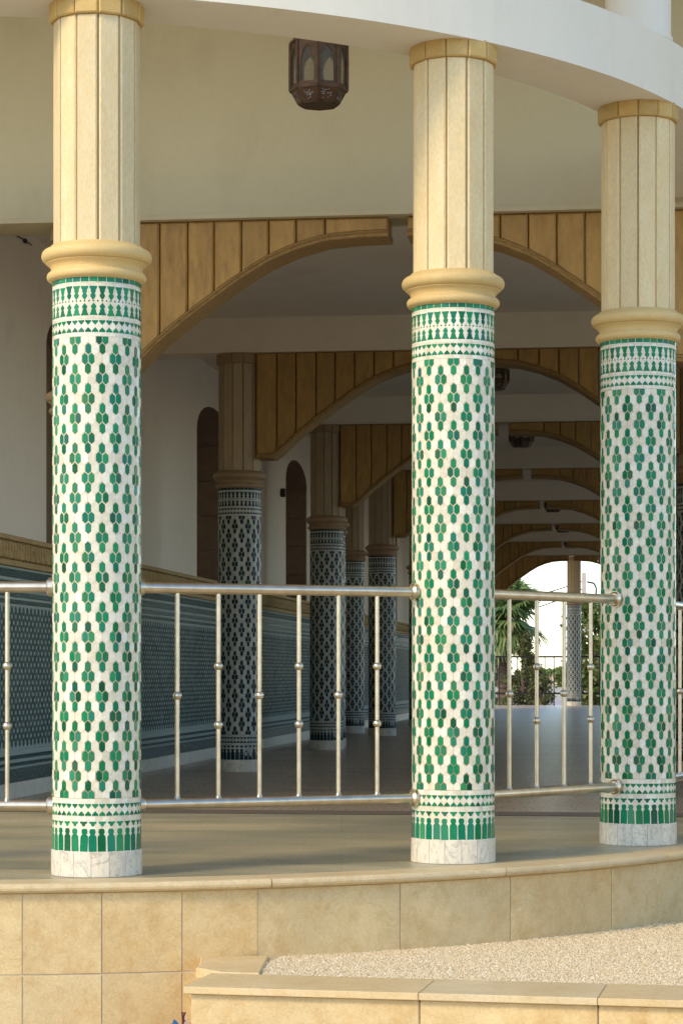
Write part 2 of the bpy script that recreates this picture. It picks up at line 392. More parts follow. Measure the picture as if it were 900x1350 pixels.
c2 = MB(); c2.lathe([(.1415, 2.25), (.1415, 3.195)], 24); shaft_core = c2.mesh('shaft_core', plain('dark joint', (.06, .035, .015), .9))
GAL = {}
def gl(me, mat):
    k = (me.name, mat)
    if k not in GAL: c_ = me.copy(); c_.materials[0] = M[mat]; GAL[k] = c_
    return GAL[k]
def column(x, y, label, full, trot=0, srot=0, zs=1.0, group='tiled columns', name='tiled_column', dark=False):
    e = thing(name, label, 'column', (x, y, 0), 0, group); e.scale = (1, 1, zs)
    tr_, sr_ = radians(trot), radians(srot)
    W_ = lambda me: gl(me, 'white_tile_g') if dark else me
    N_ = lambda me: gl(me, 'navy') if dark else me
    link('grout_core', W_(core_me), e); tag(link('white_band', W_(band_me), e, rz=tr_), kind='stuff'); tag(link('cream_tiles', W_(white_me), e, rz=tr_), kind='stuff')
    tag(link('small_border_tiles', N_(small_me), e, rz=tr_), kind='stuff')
    if full:
        ca = atan2(-x, y)                         # angle towards the viewer's side
        def front(items, n):
            dif = lambda it: abs((it[1]+tr_-ca+pi) % (2*pi)-pi)
            s_ = sorted(items, key=dif); return s_[:n], s_[n:]
        fr, rest = front(field_g, 300)
        for nm, (fr, rest), zl in (('green_tile', (fr, rest), (ZB, ZT)), ('pendant_tile', front(pend, 16), (-9, 9)),
                                   ('merlon_tile', front(mers, 16), (-9, 9)), ('bottle_tile', front(bots, 16), (-9, 9))):
            for outl, a, z in fr:
                me = tile_mesh(outl, (max(zl[0]-z, -1), min(zl[1]-z, 1)), 'green')
                if me:
                    o = link(nm, me, e, (0, 0, z), a+tr_)
                    o.rotation_euler = (0, random.gauss(0, .022), a+tr_+random.gauss(0, .0035)); o.location.z = z+random.gauss(0, .0006)
            tag(link(nm+'_remainder', joined(rest, 'green', *zl), e, rz=tr_), kind='stuff')
    else:
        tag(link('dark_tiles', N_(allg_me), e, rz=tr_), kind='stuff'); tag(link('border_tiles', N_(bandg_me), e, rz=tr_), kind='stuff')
    link('collar', gl(collar_me, 'cap_shade') if dark else collar_me, e); link('shaft_core', shaft_core, e)
    for i in range(12):
        a = sr_+radians(15)+i*pi/6
        link('shaft_panel', gl(panel_me, 'shaft_shade') if dark else panel_me, e, (0, 0, 0), a); link('cap_block', gl(capb_me, 'cap_shade') if dark else capb_me, e, (0, 0, 0), a)
    for i in range(16): link('marble_slab', slab_me, e, (0, 0, 0), sr_+i*pi/8+.04)
    return e
LB = ['green and white tiled porch column next to the shortest way to the outer stair', 'green and white tiled porch column standing above the square wall panels, clear of the ledge',
      'green and white tiled porch column with a steel rail flange, standing behind the pebbled ledge', 'tiled porch column under the plain round column that stands on the white ring beam', 'last tiled porch column beside the facade']
LB[0] = 'first tiled porch column beyond the square wall panels, farthest from the pebbled ledge'
for i, (a, tr_, sr_) in enumerate(zip(COLS, (5, 13, -2.3, -5.5, 9), (3, 8, 17.4, -7.3, 11))):
    x, y = PC(a); column(x, y, LB[i], i in (1, 2, 3), tr_, sr_, 1, 'tiled columns of the round porch', 'tiled_porch_column')
    u = MB(); u.lathe([(.150, 3.472), (.150, 3.50), (.1425, 3.51), (.1425, 4.53), (.16, 4.56), (.16, 4.6)], 40)
    o = u.build('round_column', M['ringp'], None, (x, y, 0))
    tag(o, 'plain white round column standing on the ring beam above a tiled porch column', 'column', 'plain columns on the ring beam')

# ------------------------------------------------------------------ ring beam, roof, facade
b = MB(); b.sweep([(R-.17, SOF), (R+.172, SOF), (R+.172, 3.462), (R+.165, 3.47), (R-.17, 3.47)], arc(-112, 97, 120), C, smooth=False)
o = b.build('ring_beam', M['ringp']); tag(o, 'curved white beam resting on the tiled porch columns', 'beam')
b = MB(); b.sweep([(.02, 4.6), (R+.6, 4.6), (R+.6, 5.6), (.02, 5.6)], arc(-112, 97, 60), C)  # unseen roof, lowered so it blocks direct sun from the facade
tag(b.build('unseen_porch_roof', M['plaster_in']), 'unseen flat round roof slab over the porch, set low to shade the facade', 'roof')
fw = thing('facade_wall', 'cream plaster facade wall above the first wooden arch of the gallery', 'wall', G(0, 0), -TH)
b = MB(); b.box(-8, 8, -.16, .16, BEAM+.028, 6.6); b.build('upper_wall', M['facade'], fw)
b = MB(); b.box(-8, 8, -.172, .172, BEAM, BEAM+.028); b.build('soffit_band', M['facade'], fw)
for u0, u1 in ((-8, -2.4), (2.75, 8)):
    b = MB(); b.box(u0, u1, -.16, .16, -.5, BEAM); b.build('lower_wall', M['facade'], fw)

# ------------------------------------------------------------------ gallery: ceiling, beams, arches, columns
ORD = ['first', 'second', 'third', 'fourth', 'fifth', 'sixth', 'seventh', 'eighth']
b = MB(); b.box(-2.9, 3.6, .16, 42.6, CEIL, CEIL+.3)
o = tag(b.build('gallery_ceiling', M['plaster_in']), kind='structure'); o.matrix_world = GM
DROP = [(1.60, .79), (1.45, .79), (1.387, .745), (1.284, .645), (1.122, .515), (.977, .41), (.833, .31), (.69, .225), (.544, .165), (.383, .122), (.2, .108), (.048, .105)]
def drop(u):
    for (a, za), (c_, zc) in zip(DROP, DROP[1:]):
        if c_ <= u <= a: k = (a-u)/(a-c_); return za+k*(zc-za)
    return DROP[-1][1] if u < DROP[-1][0] else DROP[0][1]
EDG = [1.575, 1.42, 1.274, 1.122, .98, .833, .686, .54, .385, .05]
LIP = .03
board_me = []
for u0, u1 in zip(EDG, EDG[1:]):
    a_, c_ = u0-.003, u1+.003; k = 6
    bot = [(-(a_+(c_-a_)*i/k), -drop(a_+(c_-a_)*i/k)+LIP) for i in range(k+1)]
    b = MB(); b.prism(bot+[(-c_, 0), (-a_, 0)], lambda s_, t_, d: (s_, -d, t_), -.12, .12, .010, both=True)
    board_me.append(b.mesh('board', M['board']))
lip_b = MB(); us = [1.575, 1.51, 1.45, 1.42, 1.387, 1.34, 1.284, 1.2, 1.122, 1.05, .977, .9, .833, .76, .69, .61, .544, .46, .383, .29, .2, .12, .05]
sec = [(-.128, LIP+.004), (-.136, LIP-.006), (-.136, .022), (-.126, .018), (-.126, .004), (-.12, 0), (.12, 0), (.126, .004), (.126, .018), (.136, .022), (.136, LIP-.006), (.128, LIP+.004)]
vs = [(-u, y, -drop(u)+z) for u in us for y, z in sec]; m_ = len(sec); fs = []
for k in range(len(us)-1):
    for i in range(m_): j = (i+1) % m_; fs.append((k*m_+i, k*m_+j, (k+1)*m_+j, (k+1)*m_+i))
fs += [tuple(range(m_))[::-1], tuple((len(us)-1)*m_+i for i in range(m_))]
lip_b.add(vs, fs); lip_me = lip_b.mesh('moulding', stone('carved moulding', (.43, .255, .08), (.24, .125, .035), .1, .65, 7, .9, spread=.40))
bm_b = MB(); bm_b.box(-2.42, 3.0, -.15, .15, BEAM+.02, CEIL); beam_me = bm_b.mesh('beam_body', M['plaster_in'])
bl_b = MB(); bl_b.box(-2.42, 3.0, -.156, .156, BEAM, BEAM+.02); blip_me = bl_b.mesh('beam_edge', M['plaster_in'])
for n in range(8):
    v = n*BAY
    if n:
        e = thing('ceiling_beam', f'white plaster ceiling beam over the {ORD[n]} arch of the gallery from the porch', 'beam', G(0, v), -TH, 'ceiling beams of the gallery')
        link('beam_body', beam_me, e); link('beam_edge', blip_me, e)
    for sd_, nm in ((-1, 'wall side'), (1, 'inner side')):
        e = thing('half_arch', f'brown boarded half arch on the {nm} of the {ORD[n]} gallery arch from the porch', 'arch', G(0, v, BEAM-.002), -TH+(0 if sd_ < 0 else pi), 'boarded half arches of the gallery')
        for me in board_me: link('board', me, e)
        link('moulding', lip_me, e)
        x, y, _ = G(sd_*1.72, v)
        column(x, y, f'shaded tiled column on the {nm} under the {ORD[n]} gallery arch from the porch', False, 11*n+3*sd_, 7*n+5, BEAM/(SOF+.01)*.9995, 'tiled columns of the gallery', 'tiled_gallery_column', True)

for px, Y, lab in ((434, 23.2, 'tiled column close behind the wall side column of the third gallery arch'), (463, 28.75, 'tiled column standing against the gallery wall behind the fourth arch')):
    column((px-450)/F*Y, Y, lab, False, 5, 3, BEAM/(SOF+.01)*.9995, 'tiled columns of the gallery', 'tiled_gallery_column', True)

# ------------------------------------------------------------------ gallery wall with tiled dado, frieze and niches
gw = thing('gallery_wall', 'cream plaster gallery wall with tiled dado, carved frieze and brown niches', 'wall', G(0, 0), -TH)
U = -2.4; L1 = 35.3; NV = [(n*BAY+1.86, n*BAY+3.46) for n in range(7)]; ND = .36
b = MB(); b.box(U-.4, U, .16, L1, -.4, 1.30); b.build('lower_wall', M['plaster_in'], gw)
b = MB(); edges = [.16]+[q for p_ in NV for q in p_]+[L1]
for v0, v1 in zip(edges[0::2], edges[1::2]): b.box(U-.4, U, v0, v1, 1.30, CEIL)
b.box(U-.5, U-.4, .16, L1, -.4, CEIL)
nl = MB()
for v0, v1 in NV:                                # arched heads
    vm = (v0+v1)/2; hw = (v1-v0)/2; zs_ = 2.80; zt = 3.06; n_ = 14
    prev = None
    for i in range(n_):
        a0, a1 = pi-pi*i/n_, pi-pi*(i+1)/n_
        y0, z0_ = vm+hw*cos(a0), zs_+(zt-zs_)*sin(a0); y1, z1_ = vm+hw*cos(a1), zs_+(zt-zs_)*sin(a1)
        vs = [(U, y0, z0_), (U, y1, z1_), (U, y1, CEIL), (U, y0, CEIL), (U-.4, y0, z0_), (U-.4, y1, z1_), (U-.4, y1, CEIL), (U-.4, y0, CEIL)]
        b.add(vs, [(0, 1, 2, 3), (7, 6, 5, 4)]); nl.add([vs[0], vs[4], vs[5], vs[1]], [(0, 1, 2, 3)])
b.build('upper_wall', M['plaster_in'], gw); nl.build('niche_lining', M['niche'], gw)
nb = MB(); nb.box(-.36, -.004, -.03, 0, 0, .3095, .004); nb_me = nb.mesh('niche_block', M['niche'])
for v0, v1 in NV:
    for i in range(4): link('niche_block', nb_me, gw, (U, v1-.001, 1.545+.314*i))
    b = MB(); b.box(U-.398, U-.33, v0+.01, v1-.04, 1.545, 3.06); b.build('niche_back', M['niche'], gw)
    b = MB(); b.box(U-.398, U-.002, v0+.002, v1-.002, 1.30, 1.54); b.build('niche_sill', M['niche'], gw)
b = MB()
hx = [(-.026, -.016), (0, -.034), (.026, -.016), (.026, .016), (0, .034), (-.026, .016)]
b2 = MB()
def wmap(s_, t_, d): return (U+d, s_, t_)
b2.box(U, U+.010, .17, L1, .29, 1.13)
nr = 22
for r in range(nr+1):
    z = .294+.036+(r*.0355)
    for i in range(int((L1-.2)/.088)):
        v = .22+.088*i+(.044 if r % 2 else 0)
        h = .0275
        b.prism([(v-.022, z-.014), (v, z-.027), (v+.022, z-.014), (v+.022, z+.014), (v, z+.027), (v-.022, z+.014)], wmap, U+.008-U, .0125, .001)
tag(b.build('dado_tiles', M['dadod'], gw), kind='stuff'); b2.build('dado_field', M['dadol'], gw)
b = MB(); b2 = MB()
for i, (z0, z1, dk) in enumerate([(.1, .175, 1), (.178, .192, 0), (.195, .212, 1), (.215, .232, 0), (.235, .255, 1), (.258, .288, 0),
                                  (1.132, 1.15, 0), (1.153, 1.175, 1), (1.178, 1.19, 0), (1.193, 1.22, 1), (1.223, 1.24, 0), (1.243, 1.285, 1), (1.288, 1.305, 0), (1.308, 1.352, 1), (1.355, 1.368, 0)]):
    (b if dk else b2).box(U, U+.011+.001*dk, .17, L1, z0, z1)
b.build('dado_dark_course', M['dadod'], gw); b2.build('dado_light_course', M['dadol'], gw)
for i in range(int(L1/.9)):
    if i*.9 > 34: break
    b = MB(); b.box(U, U+.02, .17+.9*i+.002, .17+.9*(i+1)-.002, .001, .098, .002); b.build('skirting_slab', M['marble'], gw)
b = MB(); b.box(U, U+.016, .17, L1, 1.37, 1.545); b.box(U, U+.042, .17, L1, 1.52, 1.548); b.box(U, U+.034, .17, L1, 1.372, 1.40)
for i in range(int((L1-.4)/.125)):               # carved relief
    v = .25+.125*i; z = 1.46
    for ol in ([(v-.05, z-.045), (v-.035, z-.05), (v-.006, z+.03), (v-.02, z+.05), (v-.05, z+.045)], [(v+.05, z-.045), (v+.05, z+.045), (v+.02, z+.05), (v+.006, z+.03), (v+.035, z-.05)],
               [(v-.022, z-.05), (v+.022, z-.05), (v, z+.006)]):
        b.prism(ol, wmap, .014, .048, .006)
tag(b.build('frieze', M['frieze'], gw), kind='stuff')
cb_ = thing('wall_cable', 'thin dark cable held by two clips high on the gallery wall', 'cable', G(0, 0), -TH)
b = MB(); q0 = None
for i in range(9):
    k_ = i/8; q = (U+.012, .84+.62*k_, 3.345-.012*sin(pi*k_)-.006*sin(7*k_))
    if q0: b.tube(q0, q, .004, 6)
    q0 = q
b.build('wire', M['black'], cb_)
for v in (.95, 1.32): b = MB(); b.box(U, U+.02, v-.02, v+.02, 3.328, 3.352, .003); b.build('clip', M['black'], cb_)
gx = thing('gallery_wall', 'unseen low gallery wall with openings and piers shaped for the light, facing the tiled dado', 'wall', G(0, 0), -TH)
b = MB(); b.box(2.75, 3.1, .16, L1, -.4, .7); b.box(2.75, 3.1, .16, L1, 3.2, CEIL)
for n in range(8): b.box(2.75, 3.1, max(.16, n*BAY-(.2 if n < 2 else .6)), min(L1, n*BAY+(.2 if n < 2 else .6)), .7, 3.2)  # pier widths chosen to dim the deeper bays
b.build('unseen_wall_body', M['plaster_in'], gx)
b = MB(); b.box(2.73, 2.75, .17, L1, 0, .7); b.build('dado', M['dadol'], gx)
b = MB(); b.box(-.05, 0, -.02, .02, -.045, .045, .006); b.box(-.055, -.05, -.012, .012, -.03, .03)
o = b.build('wall_speaker', M['black'], None, G(U+.055, 11.55, 2.62), -TH); tag(o, 'small black speaker box high on the gallery wall beside a niche', 'speaker')

# ------------------------------------------------------------------ terrace wall and coping
JC = [-40, -34.5, -29, -23.5, -18, -12.5, -7, -3.2, 1.3, 6.02, 10.50, 15.11, 19.63, 28.77, 36.98, 46.27, 55.5, 65, 75, 85, 96]
tw = thing('terrace_wall', 'curved terrace wall of tan stone panels under the porch columns', 'wall')
RW = R+.33
b = MB(); b.sweep([(R-.1, GZ-.1), (RW-.002, GZ-.1), (RW-.002, -.034), (R-.1, -.034)], arc(-112, 97, 90), C); b.build('core', M['joint'], tw)
def curved_panel(a0, a1, z0, z1, r, nm, mat, parent, gap=.0024, ch=.002):
    n_ = max(2, int((a1-a0)/2.2)); ga = degrees(gap/r); b = MB()
    j = random.uniform(-.0015, .0015); r = r+j
    b.sweep([(r-.03, z0+gap), (r-ch, z0+gap), (r, z0+gap+ch), (r, z1-gap-ch), (r-ch, z1-gap), (r-.03, z1-gap)], arc(a0+ga, a1-ga, n_), C)
    return b.build(nm, mat, parent)
for a0, a1 in zip(JC, JC[1:]):
    curved_panel(a0, a1, -.327, -.036, RW, 'stone_panel', M['panel'], tw)
    curved_panel(a0, a1, -.62, -.327, RW, 'stone_panel', M['panel'], tw)
CJ = [-42, -28, -14, 1.0, 20.3, 36.2, 52, 68, 84, 97]
for a0, a1 in zip(CJ, CJ[1:]):
    prof = [(R+.184, -.034), (R+.348, -.034)]
    for i in range(7): q = -pi/2+pi*i/6; prof.append((R+.350+.016*cos(q), -.0165+.0165*sin(q)))
    prof += [(R+.184, 0.0)]
    b = MB(); ga = .035; b.sweep(prof, arc(a0+ga, a1-ga, 12), C, smooth=False); b.build('coping_stone', M['coping'], tw)

# ------------------------------------------------------------------ low ledge with pebble wash
LZ = -.28
fa = math.atan2(7.23-7.55, 1.07+.507); A0 = Vector((-.507, 7.55))
le = thing('ledge', 'low tan stone ledge with pebble washed top against the terrace wall', 'ledge', (A0.x, A0.y, 0), fa)
LL = 3.0
def inwall(x, y, m=0):                            # local point -> inside terrace wall?
    X = A0.x+x*cos(fa)-y*sin(fa); Y = A0.y+x*sin(fa)+y*cos(fa); return hypot(X-C[0], Y-C[1]) < RW+m
def TL(X, Y): dx, dy = X-A0.x, Y-A0.y; return (dx*cos(fa)+dy*sin(fa), -dx*sin(fa)+dy*cos(fa))
lmap = lambda s_, t_, d: (s_, t_, d)
b = MB(); b.prism([(.02, .02), (LL, .02), (LL, 2.6), TL(-.47, 9.2)], lmap, GZ-.1, LZ-.035, .001, back=True); b.build('core', M['joint'], le)
xs = [.0, .77, 1.34, 2.1, LL]
for x0, x1 in zip(xs, xs[1:]):
    b = MB(); b.box(x0+.002+(.012 if x0 == 0 else 0), x1-.002, .012, .04, GZ-.1, LZ-.026, .003); b.build('stone_panel', M['panel'], le)
    b = MB(); b.box(x0+.0008-(.006 if x0 == 0 else 0), x1-.0008, -.012, .335, LZ-.024, LZ, .0025); b.build('coping_stone', M['coping'], le)
b = MB(); b.prism([TL(-.492, 7.60), TL(-.465, 7.60), TL(-.465, 8.35), TL(-.492, 8.35)], lmap, GZ-.1, LZ-.032, .003, back=True); b.build('stone_panel', M['panel'], le)
b = MB(); b.prism([(.030, .3372), (.165, .3372), TL(-.262, 8.34), TL(-.505, 8.32), TL(-.497, 8.1), TL(-.503, 8.0)], lmap, LZ-.030, LZ+.004, .004, back=True); b.build('coping_stone', M['coping'], le)
b = MB(); b.prism([(.168, .3372), (LL, .3372), (LL, 2.6), TL(-.259, 9.2)], lmap, LZ-.036, LZ-.006, .0005)
b.build('wash_bed', stone('wash bed', (.62, .48, .29), None, .1, .9, 20, .4), le)
b = MB(); rnd = random.Random(3)
octv = [(1, 0, 0), (0, 1, 0), (-1, 0, 0), (0, -1, 0), (0, 0, 1)]; octf = [(0, 1, 4), (1, 2, 4), (2, 3, 4), (3, 0, 4)]
cnt = 0
while cnt < 60000:
    x = rnd.uniform(-.05, 2.2); y = rnd.uniform(.34, 2.3)
    if x*cos(fa)-y*sin(fa)+A0.x < -.257+.03*sin(y*9): continue
    if inwall(x, y, .004): continue
    jx = 1.02+ (y-.34)*.9
    if abs(x-jx) < .0035: continue
    s_ = rnd.uniform(.0022, .005) if cnt % 9 else rnd.uniform(.005, .0085); a = rnd.uniform(0, pi); ca, sa = cos(a), sin(a); k1 = rnd.uniform(.7, 1.3)
    b.add([(x+(p_[0]*ca*k1-p_[1]*sa)*s_, y+(p_[0]*sa*k1+p_[1]*ca)*s_, LZ-.0065+p_[2]*s_*rnd.uniform(.5, 1.0)) for p_ in octv], octf); cnt += 1
m, t, p = newmat('pebbles'); gi = N(t, 'ShaderNodeNewGeometry')
t.links.new(ramp(t, gi.outputs['Random Per Island'], [(0, (.50, .37, .20)), (.3, (.58, .45, .26)), (.7, (.64, .51, .31)), (1, (.71, .59, .41))]), p.inputs['Base Color']); p.inputs['Roughness'].default_value = .7
tag(b.build('pebbles', m, le), kind='stuff')

# ------------------------------------------------------------------ railings
RZ1, RZ0 = 1.06, .2526
def CP(i): return Vector(PC(COLS[i])) if i < 4 else Vector(G(1.72, 0)[:2])
def railing(i, j, label, spots, balls, off=.165):
    p1 = CP(i); p2 = CP(j); d = (p2-p1); Lr = d.length; ang = atan2(d.y, d.x)
    e = thing('steel_railing', label, 'railing', (p1.x, p1.y, 0), ang, 'steel railings of the porch')
    for nm, z in (('top_rail', RZ1), ('bottom_rail', RZ0)):
        b = MB(); b.tube((off, 0, z), (Lr-off, 0, z), .0205, 24); b.build(nm, M['steel'], e)
        for x, sg, fr in ((off, 1, .030), (Lr-off, -1, .035)):
            b = MB(); b.tube((x-sg*.02, 0, z), (x+sg*.012, 0, z), fr, 28); b.tube((x+sg*.012, 0, z), (x+sg*.02, 0, z), fr-.002, 28, .024); b.build('flange', M['steel'], e)
    for x, two in zip(spots, balls):
        b = MB(); b.tube((x, 0, RZ0+.017), (x, 0, RZ1-.017), .0085, 14); b.tube((x, 0, RZ0+.016), (x, 0, RZ0+.026), .0135, 14, .0088)
        o = b.build('baluster', M['steel'], e)
        for z in ((.768, .546) if two else (.657,)):
            b = MB(); b.ball((x, 0, z), .0168, 20, 14); b.build('ball', M['steel'], o)
def spot(i, j, pxs):
    p1 = CP(i); p2 = CP(j); d = (p2-p1); L_ = d.length; d = d/L_; r = []
    for px in pxs: k = (px-450)/F; r.append((k*p1.y-p1.x)/(d.x-k*d.y))
    return r
railing(1, 2, 'steel railing of six balusters with round balls between two tiled columns', spot(1, 2, [234, 288, 342, 394, 446, 497]), [0, 1, 0, 1, 0, 1])
railing(2, 3, 'steel railing of four balusters, with the palm showing through it', spot(2, 3, [671, 707, 743, 778]), [0, 1, 0, 1])
s0 = spot(0, 1, [10])[0]; sp = [s0-.1486*k for k in range(8) if s0-.1486*k > .25]
railing(0, 1, 'steel railing above the square wall panels, before the tiled dado', sp, [(k+1) % 2 for k in range(len(sp))])
s0 = spot(3, 4, [895.5])[0]; sp = [s0+.1486*k for k in range(8) if s0+.1486*k < 1.9]
railing(3, 4, 'steel railing next to the facade, beside the column under the round column', sp, [k % 2 for k in range(len(sp))])

# ------------------------------------------------------------------ lanterns
def lantern(x, y, zb, label, rot, chain_to, sc_=1.0, name='lantern', short=False):
    e = thing(name, label, 'lantern', (x, y, zb), rot, 'bronze lanterns')
    n = 8; Rl = .135*sc_; zc = .072*sc_; H = .225*sc_ if not short else .10; zt = zc+H; ap = Rl*cos(pi/8); hw = Rl*sin(pi/8)
    b = MB(); b.lathe([(.095*sc_, 0), (.095*sc_, .006)], n, False, pi/8); b.lathe([(.10*sc_, .004), (Rl, zc-.004)], n, False, pi/8, cap=False); b.lathe([(.096*sc_, .008), (Rl-.006, zc-.002)], n, False, pi/8, cap=False); b.build('lower_bowl', M['bronze'], e)
    pr = MB()
    for i in range(n):                            # pierced work of the bowl
        for k in range(22):
            f_ = random.uniform(.2, .8); s_ = random.uniform(-.6, .6); rr = (.10*sc_+(Rl-.10*sc_)*f_)*cos(pi/8); z = .004+(zc-.008)*f_; s_ = s_*rr*.38
            a = i*pi/4; q = .0035*sc_
            P_ = [(s_-q, z), (s_, z-q), (s_+q, z), (s_, z+q)]
            pr.add([((rr+.002)*sin(a)+c_*cos(a), -(rr+.002)*cos(a)+c_*sin(a), zz-.0015) for c_, zz in P_], [(0, 1, 2, 3)])
    tag(pr.build('pierced_pattern', plain('pierced light', (.26, .23, .2), .5), e), kind='stuff')
    fr = MB(); ol = [(-hw+.001, zc), (hw-.001, zc), (hw-.001, zt), (-hw+.001, zt)]
    fm = MB()
    k1, zs_ = hw*.66, zc+H*.62
    hole = [(-k1, zc+.022*sc_), (k1, zc+.022*sc_), (k1, zs_), (k1*.86, zs_+.0), (k1*.78, zs_+H*.10), (k1*.4, zs_+H*.17), (0, zs_+H*.24), (-k1*.4, zs_+H*.17), (-k1*.78, zs_+H*.10), (-k1*.86, zs_), (-k1, zs_)]
    outer = [(-hw, zc), (hw, zc), (hw, zs_), (hw, zs_+.005), (hw, zs_+H*.1), (hw, zt), (0, zt), (-hw, zt), (-hw, zs_+H*.1), (-hw, zs_+.005), (-hw, zs_)]
    vs = []; fs = []; m_ = len(hole)
    for d in (ap, ap-.012):
        vs += [(s_, -d, z) for s_, z in outer]+[(s_, -d, z) for s_, z in hole]
    for i in range(m_):
        j = (i+1) % m_; fs.append((i, j, m_+j, m_+i)); fs.append((2*m_+j, 2*m_+i, 3*m_+i, 3*m_+j)); fs.append((m_+i, m_+j, 3*m_+j, 3*m_+i))
    fm.add(vs, fs); fm.tube((hw, -ap-.001, zc), (hw, -ap-.001, zt), .008*sc_, 6); fme = fm.mesh('side_frame', M['bronze'])
    pm = MB(); pm.box(-hw+.004, hw-.004, -ap+.004, -ap+.006, zc+.01, zt-.004); pme = pm.mesh('pane', M['glass'])
    for i in range(n): link('side_frame', fme, e, rz=i*pi/4); link('pane', pme, e, rz=i*pi/4)
    b = MB(); b.lathe([(Rl+.006, zt-.004), (Rl+.006, zt+.006), (.095*sc_, zt+.055*sc_), (.03*sc_, zt+.09*sc_), (.012, zt+.10*sc_)], n, False, pi/8); b.lathe([(Rl+.005, zc-.008), (Rl+.005, zc+.008)], n, False, pi/8, cap=False); b.build('roof', M['bronze'], e)
    if chain_to > zb+zt+.1*sc_:
        b = MB(); b.tube((0, 0, zt+.095*sc_), (0, 0, chain_to-zb), .006, 8); b.lathe([(.05, chain_to-zb-.03), (.05, chain_to-zb-.002)], 16); b.build('hanger', M['bronze'], e)
    return e
YL = 10.6
lantern((420-450)/F*YL, YL, .74+(888-142)*YL/F+.008, 'bronze octagonal lantern with arched panes hanging in the porch', radians(20), 4.6, .96)
for n in (0, 1, 2, 4, 5, 6):
    x, y, _ = G(.05, n*BAY+BAY/2)
    lantern(x, y, CEIL-.245, f'shallow dark lantern under the gallery ceiling behind the {ORD[n]} arch from the porch', .3, 0, .95, 'ceiling_lantern', True)

# ------------------------------------------------------------------ far end: column, railing, plants, pole, houses
def FX(px, Y): return (px-450)/F*Y
def FZ(py, Y): return .74+(888-py)*Y/F
column(FX(756, 53), 53, 'tiled column standing alone before the sky at the end of the gallery', False, 4, 0, CEIL/(SOF+.01)*.9995, 'tiled columns of the gallery', 'tiled_end_column', True)
b = MB()
fr_ = thing('iron_railing', 'dark iron railing at the far end of the gallery floor', 'railing', (FX(740, 53.6), 53.6, 0), -TH*.5)
b.box(-7, 6, -.02, .02, 1.11, 1.15); b.build('top_rail', M['dark_metal'], fr_); b = MB(); b.box(-7, 6, -.02, .02, .26, .30); b.build('bottom_rail', M['dark_metal'], fr_)
bb = MB(); bb.box(-.012, .012, -.012, .012, .30, 1.11); bb.box(-.012, .012, -.012, .012, 0, .26); bme = bb.mesh('bar', M['dark_metal'])
for i in range(62): link('bar', bme, fr_, (-6.9+.21*i, 0, 0))
def leafmat(name, stops):
    m, t, p = newmat(name); gi = N(t, 'ShaderNodeNewGeometry')
    t.links.new(ramp(t, gi.outputs['Random Per Island'], stops), p.inputs['Base Color']); p.inputs['Roughness'].default_value = .55
    tl = N(t, 'ShaderNodeBsdfTranslucent'); t.links.new(ramp(t, gi.outputs['Random Per Island'], stops), tl.inputs[0]); mx = N(t, 'ShaderNodeMixShader'); mx.inputs[0].default_value = .25
    t.links.new(p.outputs[0], mx.inputs[1]); t.links.new(tl.outputs[0], mx.inputs[2]); t.links.new(mx.outputs[0], t.nodes['Material Output'].inputs[0])
    return m
M['palm'] = leafmat('palm leaf', [(0, (.08, .15, .04)), (.6, (.15, .23, .06)), (1, (.28, .30, .11))])
M['conifer'] = leafmat('conifer leaf', [(0, (.07, .095, .025)), (1, (.17, .17, .05))])
M['broad'] = leafmat('broad leaf', [(0, (.09, .15, .03)), (.6, (.17, .22, .05)), (1, (.30, .30, .10))])
M['trunk'] = stone('bark', (.16, .11, .075), (.08, .05, .035), .2, .9, 6, .6)
def palm(px, Y, pyc, rad):
    x = FX(px, Y); zc = FZ(pyc, Y); e = thing('palm_tree', 'fan palm with a shaggy trunk beyond the gallery end', 'palm', (x, Y, GZ)); rn = random.Random(5)
    b = MB(); prof = [(.20, 0)]
    h = zc-GZ
    for i in range(1, 40): z = h*i/40; prof.append((.155+.03*(i % 2)+rn.uniform(-.01, .02), z))
    prof.append((.12, h)); b.lathe(prof, 14, False); b.build('trunk', M['trunk'], e)
    b = MB()
    for k in range(46):
        az = rn.uniform(0, 2*pi); el = rn.uniform(-1.0, 1.3) if k > 8 else rn.uniform(.6, 1.4)
        d = Vector((cos(az)*cos(el), sin(az)*cos(el), sin(el))); pl = rad*rn.uniform(.35, .6); hub = Vector((0, 0, h))+d*pl+Vector((0, 0, -.12*pl))
        b.tube((0, 0, h-.1), hub, .018, 5, .01, False)
        sd_ = d.cross(Vector((0, 0, 1))).normalized(); up = sd_.cross(d); fl = rad*rn.uniform(.5, .68)
        for s_ in range(30):
            a = radians(-125+250*s_/25)+rn.uniform(-.04, .04); dd = (d*cos(a)+sd_*sin(a)).normalized(); l = fl*(1-.28*abs(a)/2.2)*rn.uniform(.85, 1.05)
            wd = dd.cross(up).normalized()*(.030*rad*1.0); m1 = hub+dd*l*.55+up*.03; tip = hub+dd*l+Vector((0, 0, -1))*l*rn.uniform(.18, .42)
            b.add([hub, m1-wd, tip, m1+wd], [(0, 1, 2, 3)])
    b.build('crown', M['palm'], e)
palm(664, 61, 812, 1.35)
